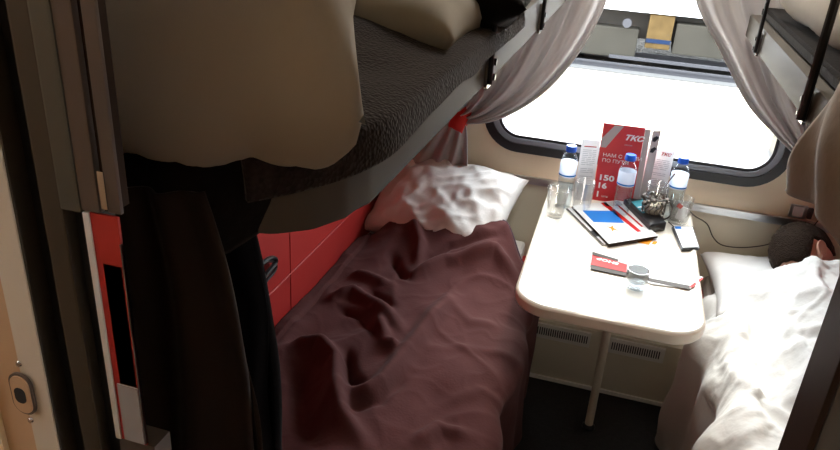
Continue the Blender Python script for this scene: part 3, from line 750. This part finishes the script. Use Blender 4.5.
# ================================================================== THINGS ON THE TABLE
def at(px, py, z=None): return P(px, py, 2, tz if z is None else z)
def bottle(x, y, label):
    r = emp('water_bottle', label, 'bottle', (x, y, tz), 'plastic water bottles on the table')
    z = tz+.0006
    prof = [(0,.004),(.010,.003),(.021,.0),(.025,.004),(.027,.012),(.0255,.02),(.027,.028),(.0255,.036),(.027,.044),(.0255,.052),(.027,.060),(.0255,.068),(.027,.076),(.0255,.084),(.027,.092),(.0265,.108),(.0265,.158),(.025,.168),(.019,.180),(.0125,.188),(.0125,.196)]
    obj('body', lathe(bmesh.new(), [(a, z+b) for a, b in prof], x, y, 32), M['pet'], r, True, angle=None)
    obj('water', lathe(bmesh.new(), [(0,z+.006),(.019,z+.004),(.0245,z+.012),(.0245,z+.105),(0,z+.105)], x, y, 28), M['water'], r, True)
    lb = bmesh.new(); lathe(lb, [(.0267,z+.110),(.0272,z+.111),(.0272,z+.156),(.0267,z+.157)], x, y, 32)
    l = obj('label', lb, M['label'], r, True)
    obj('stripe', lathe(bmesh.new(), [(.0273,z+.112),(.0275,z+.1125),(.0275,z+.117),(.0273,z+.1175)], x, y, 32), M['blueink'], l, True)
    obj('cap', lathe(bmesh.new(), [(.0145,z+.190),(.0165,z+.191),(.0165,z+.207),(.015,z+.2095),(0,z+.2095)], x, y, 24), M['cap'], r, True)
    return r
bottle(-.124, 2.215, 'clear water bottle with blue cap left of the red card')
bottle(.059, 2.215, 'clear water bottle with blue cap standing in front of the red card')
bottle(.218, 2.265, 'clear water bottle with blue cap right of the leaflets')
def glassware(name, x, y, r0, r1, h, label, cat, t=.0022, facet=0):
    z = tz+.0006
    o = obj(name, lathe(bmesh.new(), [(0,z),(r0*.95,z),(r0,z+.003),(r1,z+h),(r1-t,z+h),(r0-t,z+.010),(0,z+.009)], x, y, facet or 32), M['glass'], None, not facet, label=label, cat=cat, angle=None)
    return o
g = at(555, 220); glassware('drinking_glass', g.x-.006, g.y+.03, .027, .034, .095, 'clear glass at the back left corner of the table', 'glass')
glassware('drinking_glass', -.064, 2.20, .028, .034, .105, 'tall clear glass in front of the left leaflet', 'glass')
g = at(676, 226); rgx, rgy = g.x+.004, g.y+.032
glassware('drinking_glass', rgx, rgy, .030, .036, .085, 'clear glass with a tea bag tag near the phone', 'glass')
tg = emp('tea_bag', 'white tea bag with red tag inside the glass near the phone', 'tea bag', (rgx, rgy, tz+.01))
obj('bag', xform(BX(-.016,.016,-.003,.003,0,.045,bev=.002), T(rgx+.004, rgy-.004, tz+.012) @ Rm('Y', 14)), M['paper'], tg)
obj('tag', xform(BX(-.008,.008,-.0008,.0008,0,.014), T(rgx-.008, rgy-.016, tz+.056) @ Rm('Y', 30)), M['redink'], tg)
# small faceted tumbler near the front
g = at(635, 291); tx, ty = g.x, g.y+.022
z = tz+.0006
tum = obj('tumbler', lathe(bmesh.new(), [(0,z),(.024,z),(.026,z+.004),(.029,z+.026),(.030,z+.052),(.0275,z+.052),(.0255,z+.028),(.021,z+.016),(0,z+.014)], tx, ty, 12), M['glass2'], None, False, label='small faceted glass standing on the table beside the shop brochure', cat='glass')
# tea glass in filigree metal holder with spoon
gx, gy = .158, 2.225
th = emp('tea_glass', 'tea glass in dark filigree metal holder with handle and spoon', 'glass', (gx, gy, tz))
z = tz+.001
obj('glass', lathe(bmesh.new(), [(0,z+.006),(.029,z+.006),(.031,z+.010),(.034,z+.125),(.032,z+.125),(.029,z+.014),(0,z+.012)], gx, gy, 32), M['glass'], th, True, angle=None)
obj('drink', lathe(bmesh.new(), [(0,z+.0125),(.0275,z+.0145),(.029,z+.058),(0,z+.058)], gx, gy, 28), M['tea'], th, True)
fl = bmesh.new(); lathe(fl, [(.030,z),(.034,z),(.034,z+.005),(.0315,z+.008),(.030,z+.006)], gx, gy, 28, closed=True)
lathe(fl, [(.0345,z+.078),(.037,z+.078),(.037,z+.084),(.0345,z+.084)], gx, gy, 28, closed=True)
random.seed(4)
for k in range(14):
    a = 2*PI*k/14
    def pt(da, zz, rr=.0350): return (gx+rr*math.cos(a+da), gy+rr*math.sin(a+da), z+zz)
    tube(fl, smoothpath([pt(0,.006,.0335), pt(.16,.022,.034), pt(-.16,.040), pt(.18,.058), pt(0,.075)], 4), .0016, 6)
    s_ = bmesh.new(); bmesh.ops.create_icosphere(s_, subdivisions=1, radius=.0098); s_.transform(T(*pt(.1,.070+.010*math.sin(k*2.1),.036))); t_ = bpy.data.meshes.new('t'); s_.to_mesh(t_); s_.free(); fl.from_mesh(t_)
obj('holder', fl, M['filigree'], th, True)
hd = bmesh.new(); ang = math.radians(-35)
def hp(r, zz): return (gx+r*math.cos(ang), gy+r*math.sin(ang), z+zz)
tube(hd, smoothpath([hp(.035,.076), hp(.050,.080), hp(.063,.066), hp(.062,.040), hp(.048,.022), hp(.034,.020)], 6), .0024, 8); obj('handle', hd, M['filigree'], th, True)
sn = bmesh.new(); tube(sn, [(gx-.012, gy, z+.02), (gx+.020, gy+.010, z+.115), (gx+.042, gy+.016, z+.160)], [.002,.0015,.003], 8)
ss = bmesh.new(); bmesh.ops.create_uvsphere(ss, u_segments=16, v_segments=10, radius=1)
for v in ss.verts: v.co = Vector((v.co.x*.010, v.co.y*.003, v.co.z*.016))
ss.transform(T(gx-.014, gy, z+.032)); t_ = bpy.data.meshes.new('t'); ss.to_mesh(t_); ss.free(); sn.from_mesh(t_)
obj('spoon', sn, M['steel'], th, True)
# ---- red folded card
cd = emp('advertising_card', 'red folded card with white lettering standing under the window', 'card', (.03, 2.29, tz))
p0 = Vector((-.035, 2.318, tz+.001)); W_, H_ = .148, .272
fm = frame(p0, (1, -.02, .022), (-.022, -.05, 1))
obj('front_panel', slab(fm, 0, W_-.018, 0, H_, -.0008, 0), M['redcard'], cd)
obj('side_strip', slab(fm, W_-.0178, W_, 0, H_*.985, -.0008, 0), M['pinkg'], cd, label='pale grey right edge of the card')
fb = frame(p0+Vector((W_, -.003, 0)), (-.60, .80, 0), (0, .02, 1))
obj('back_panel', slab(frame(p0+Vector((W_,0.0,0)), (.85, .5, 0), (0,0,1)), .0005, .030, 0, H_*.97, -.0008, 0), M['pinkg'], cd)
fb = frame(p0+Vector((W_,0.0,0)), (.85, .5, 0), (0,0,1))
for yy in (H_-.035, H_-.072): obj('picture', poly(fb, [(.004,yy-.008),(.016,yy-.010),(.027,yy+.004),(.018,yy+.010),(.006,yy+.004)], .0004, .0008), M['ink'], cd)
obj('corner_triangle', poly(fm, [(.003,H_-.082),(.003,H_-.050),(.036,H_-.004),(.064,H_-.004),(.018,H_-.082)], .0003, .0006), M['pinkg'], cd)
text('logo', 'ТКС', .024, fm @ T(.070,H_-.047,.0005), M['whiteink'], cd, shear=.35, bold=.0010, sx=1.2)
text('small_text', 'россия', .007, fm @ T(.075,H_-.066,.0005), M['greyink'], cd)
text('slogan', 'НАМ С ВАМИ', .0165, fm @ T(.012,H_-.112,.0005), M['whiteink'], cd, sx=1.15)
text('slogan', 'ПО ПУТИ', .0165, fm @ T(.012,H_-.131,.0005), M['whiteink'], cd, sx=1.15)
text('number', '150', .027, fm @ T(.008,H_-.196,.0005), M['whiteink'], cd, bold=.0009, sx=1.3)
text('number', '16', .027, fm @ T(.008,H_-.225,.0005), M['whiteink'], cd, bold=.0009, sx=1.2)
text('number', '1', .027, fm @ T(.008,H_-.257,.0005), M['whiteink'], cd, bold=.0012)
text('small_text', 'млн', .011, fm @ T(.028,H_-.257,.0005), M['whiteink'], cd)
# ---- leaflets standing behind and beside
def leaflet(p, ex, w, h, label, logo):
    r = emp('leaflet', label, 'leaflet', p, 'white printed leaflets standing by the red card')
    f = frame(p, ex, (0,.06,1))
    obj('sheet', slab(f, 0, w, 0, h, -.0006, 0), M['paper'], r)
    ln = bmesh.new(); random.seed(int(w*1e4)); y = h-.035
    while y > .02:
        xx = .008
        while xx < w-.012:
            l = random.uniform(.008, .03); l = min(l, w-.008-xx); box(ln, xx, xx+l, y, y+.0016, 0, .0004); xx += l+.003
        y -= .0062 if random.random() > .15 else .014
    obj('printed_lines', xform(ln, f), M['greyink'], r)
    if logo: text('logo', 'ТКС', .013, f @ T(w-.042, h-.018, .0004), M['redink'], r, shear=.35, bold=.0006, sx=1.2)
    else: obj('red_rule', slab(f, .01, w-.01, h-.024, h-.021, 0, .0004), M['redink'], r)
leaflet(Vector((-.096, 2.285, tz+.001)), (1,.25,0), .060, .210, 'pale leaflet standing left of the red card behind the tall glass', False)
leaflet(Vector((.104, 2.340, tz+.001)), (1,-.05,0), .090, .198, 'white leaflet with small red heading right of the red card', True)
# ---- magazines
def flat(name, corners, z0, th, m, parent=None, **kw):
    """sheet stack lying on the table; corners are world xy"""
    return obj(name, poly(T(0,0,0), [(c.x, c.y) for c in corners], z0, z0+th), m, parent, **kw)
def quadmap(c, z):
    """(s,t) in the unit square -> point on a quad a,b,c,d"""
    def f(s, t): p = c[0].lerp(c[1], s).lerp(c[3].lerp(c[2], s), t); return Vector((p.x, p.y, z))
    return f
def qpoly(f, sts, dz=.0005):
    bm = bmesh.new(); a = [bm.verts.new(f(s, t)) for s, t in sts]; b = [bm.verts.new(f(s, t)+Vector((0,0,dz))) for s, t in sts]
    bm.faces.new(a[::-1]); bm.faces.new(b); n = len(sts)
    for i in range(n): bm.faces.new((a[i], a[(i+1)%n], b[(i+1)%n], b[i]))
    return bm
def rec(s0, s1, t0, t1): return [(s0,t0),(s1,t0),(s1,t1),(s0,t1)]
# lower one
C = [at(x, y) for x, y in ((602,246),(657,238),(612,203),(566,210))]
mg = emp('magazine', 'white magazine lying underneath the colourful one on the table', 'magazine', (C[0]+C[2])/2)
flat('pages', C, tz+.0008, .0035, M['paper'], mg); f = quadmap(C, tz+.0043)
obj('cover_print', qpoly(f, rec(.03,.10,.2,.35)), M['ink'], mg)
obj('cover_lines', qpoly(f, rec(.0,.03,.0,1)), M['darkbrown'], mg)
C = [at(x, y, tz+.016) for x, y in ((609,243),(658,235),(622,199),(572,205))]
mg = emp('magazine', 'thick magazine with blue and red printed cover on top of the white one', 'magazine', (C[0]+C[2])/2)
flat('pages', C, tz+.0055, .0075, M['darkbrown'], mg); f = quadmap(C, tz+.0131)
obj('cover', qpoly(f, rec(0,1,0,1), .0006), M['paper'], mg); f = quadmap(C, tz+.0138)
obj('blue_panel', qpoly(f, [(.10,.52),(.62,.40),(.66,.72),(.10,.84)]), M['blueink'], mg)
obj('red_band', qpoly(f, [(.70,.15),(.78,.15),(.66,.98),(.55,.98)]), M['redink'], mg)
obj('red_line', qpoly(f, [(.86,.25),(.90,.25),(.84,.90),(.80,.90)]), M['redink'], mg)
obj('picture', qpoly(f, [(.60,.86),(.92,.84),(.92,.98),(.60,.99)]), M['greyink'], mg)
obj('orange_star', qpoly(f, [(.26,.24),(.32,.28),(.38,.24),(.34,.32),(.38,.38),(.31,.35),(.25,.38),(.29,.31)]), M['orange'], mg)
for k in range(4):
    obj('text_line', qpoly(f, rec(.12,.52-.05*k,.12+.03*k,.135+.03*k)), M['greyink'], mg)
# orange leaflet peeking out
C = [at(x, y) for x, y in ((636,243),(657,247),(664,240),(640,235))]
of = emp('flyer', 'small orange and white flyer sticking out beside the thick magazine', 'flyer', (C[0]+C[2])/2)
flat('sheet', C, tz+.0002, .0005, M['paper'], of); f = quadmap(C, tz+.0009)
obj('orange_patch', qpoly(f, rec(.05,.6,.05,.9)), M['orange'], of); obj('dark_patch', qpoly(f, rec(.68,.85,.2,.6)), M['orange'], of)
# black case with teal print
C = [at(x, y) for x, y in ((648,234),(665,231),(640,204),(622,207))]
bc = emp('black_case', 'black box with teal print lying between the magazine and the tea glass', 'case', (C[0]+C[2])/2)
bm = poly(T(0,0,0), [(c.x, c.y) for c in C], tz+.0006, tz+.030); bmesh.ops.bevel(bm, geom=bm.edges[:], offset=.006, segments=3, profile=.7, affect='EDGES')
obj('shell', bm, M['blackpl'], bc, True); f = quadmap(C, tz+.0302); obj('teal_print', qpoly(f, rec(.2,.85,.40,.85)), M['teal'], bc)
obj('text_line', qpoly(f, rec(.25,.8,.46,.50), .001), M['whiteink'], bc); obj('text_line', qpoly(f, rec(.25,.7,.60,.63), .001), M['whiteink'], bc)
# phone
C = [at(x, y) for x, y in ((681,252),(699,251),(693,229),(671,229))]
ph = emp('mobile_phone', 'white mobile phone lying near the right edge of the table', 'phone', (C[0]+C[2])/2)
bm = poly(T(0,0,0), [(c.x, c.y) for c in C], tz+.0006, tz+.011); bmesh.ops.bevel(bm, geom=bm.edges[:], offset=.003, segments=3, affect='EDGES')
obj('frame', bm, M['blackpl'], ph, True)
f = quadmap(C, tz+.0112); obj('back', qpoly(f, rec(.08,.92,.05,.95), .0008), M['whitepl'], ph)
f = quadmap(C, tz+.0121); obj('blue_mark', qpoly(f, rec(.10,.38,.84,.95), .0006), M['blueink'], ph)
# shop brochure
C = [at(x, y) for x, y in ((590,268),(622,275),(652,285),(690,290),(703,278),(640,262),(591,254))]
sb = emp('shop_brochure', 'folded white brochure with red SHOP strip lying at the middle of the table', 'brochure', C[2])
obj('pages', poly(T(0,0,0), [(c.x, c.y) for c in C], tz+.0006, tz+.0035), M['paper'], sb)
def strip(name, pts, z0, z1, m): return obj(name, poly(T(0,0,0), [tuple(at(x, y)[:2]) for x, y in pts], z0, z1), m, sb)
strip('dark_strip', [(590,270),(690,291),(689,287),(652,280),(622,272),(590,264)], tz+.0036, tz+.0045, M['darkbrown'])
strip('red_strip', [(590.5,266),(626,274),(627,266),(592,256)], tz+.0046, tz+.0052, M['redink'])
strip('dark_strip', [(592,257),(618,263),(618,261),(592,253)], tz+.0046, tz+.0052, M['darkbrown'])
strip('red_corner', [(689,288),(692,289),(703,280),(701,279)], tz+.0036, tz+.0045, M['redink'])
a_, b_ = at(620,265.5), at(594,258.5)
fm = frame((a_.x, a_.y, tz+.0054), (b_-a_), Vector((b_.y-a_.y, a_.x-b_.x, 0))*-1)
text('lettering', 'SHOP', .020, fm @ T(.004,-.002,0), M['whiteink'], sb, bold=.0006, sx=1.2)
# napkin under things, crumbs left out; charging cables
cb = bmesh.new()
pts = [at(668,223)+Vector((0,0,.004)), at(676,230)+Vector((0,0,.004)), at(676,234)+Vector((0,0,.010))]
tube(cb, smoothpath(pts, 6), .0014, 6); obj('phone_cable', cb, M['cable'], ph, True)
cb = bmesh.new()
pts = [at(688,211)+Vector((0,0,.006)), Vector((.292,2.29,.73))]+[P(x, y, 1, 2.362) for x, y in ((707,224),(713,237),(722,245),(740,247.5),(760,246),(775,242),(792,235))]
tube(cb, smoothpath(pts, 8), .0019, 8); obj('power_cable', cb, M['cable'], label='dark cable drooping along the wall from the table to the sleeper', cat='cable')
cb = bmesh.new()
pts = [P(x, y, 1, 2.362) for x, y in ((808,238),(814,226),(823,215),(832,206),(838,196))]
tube(cb, smoothpath(pts, 8), .0019, 8); obj('power_cable', cb, M['cable'], label='dark cable rising up the wall above the sleeper', cat='cable')
# metal end bracket / socket plate on the rail
c = P(798, 211, 1, YW)
sk = emp('wall_socket', 'small metal socket plate above the sleeper beside the hanging cloth', 'socket', c)
fm = frame((c.x, YW-.0005, c.z), (1,0,0), (0,0,1))
obj('plate', poly(fm, rrect(-.026,.026,-.022,.022,.004), 0, .006), M['alu'], sk)
obj('insert', poly(fm, rrect(-.016,.014,-.016,.016,.003), .006, .009), M['whitepl'], sk)
obj('side_tab', poly(fm, rrect(.028,.042,-.018,.018,.003), 0, .008), M['brownp'], sk)
c = P(795, 231, 1, YW); obj('plug', BX(c.x-.010, c.x+.010, YW-.02, YW-.0005, c.z-.012, c.z+.012, bev=.003), M['blackpl'], sk)
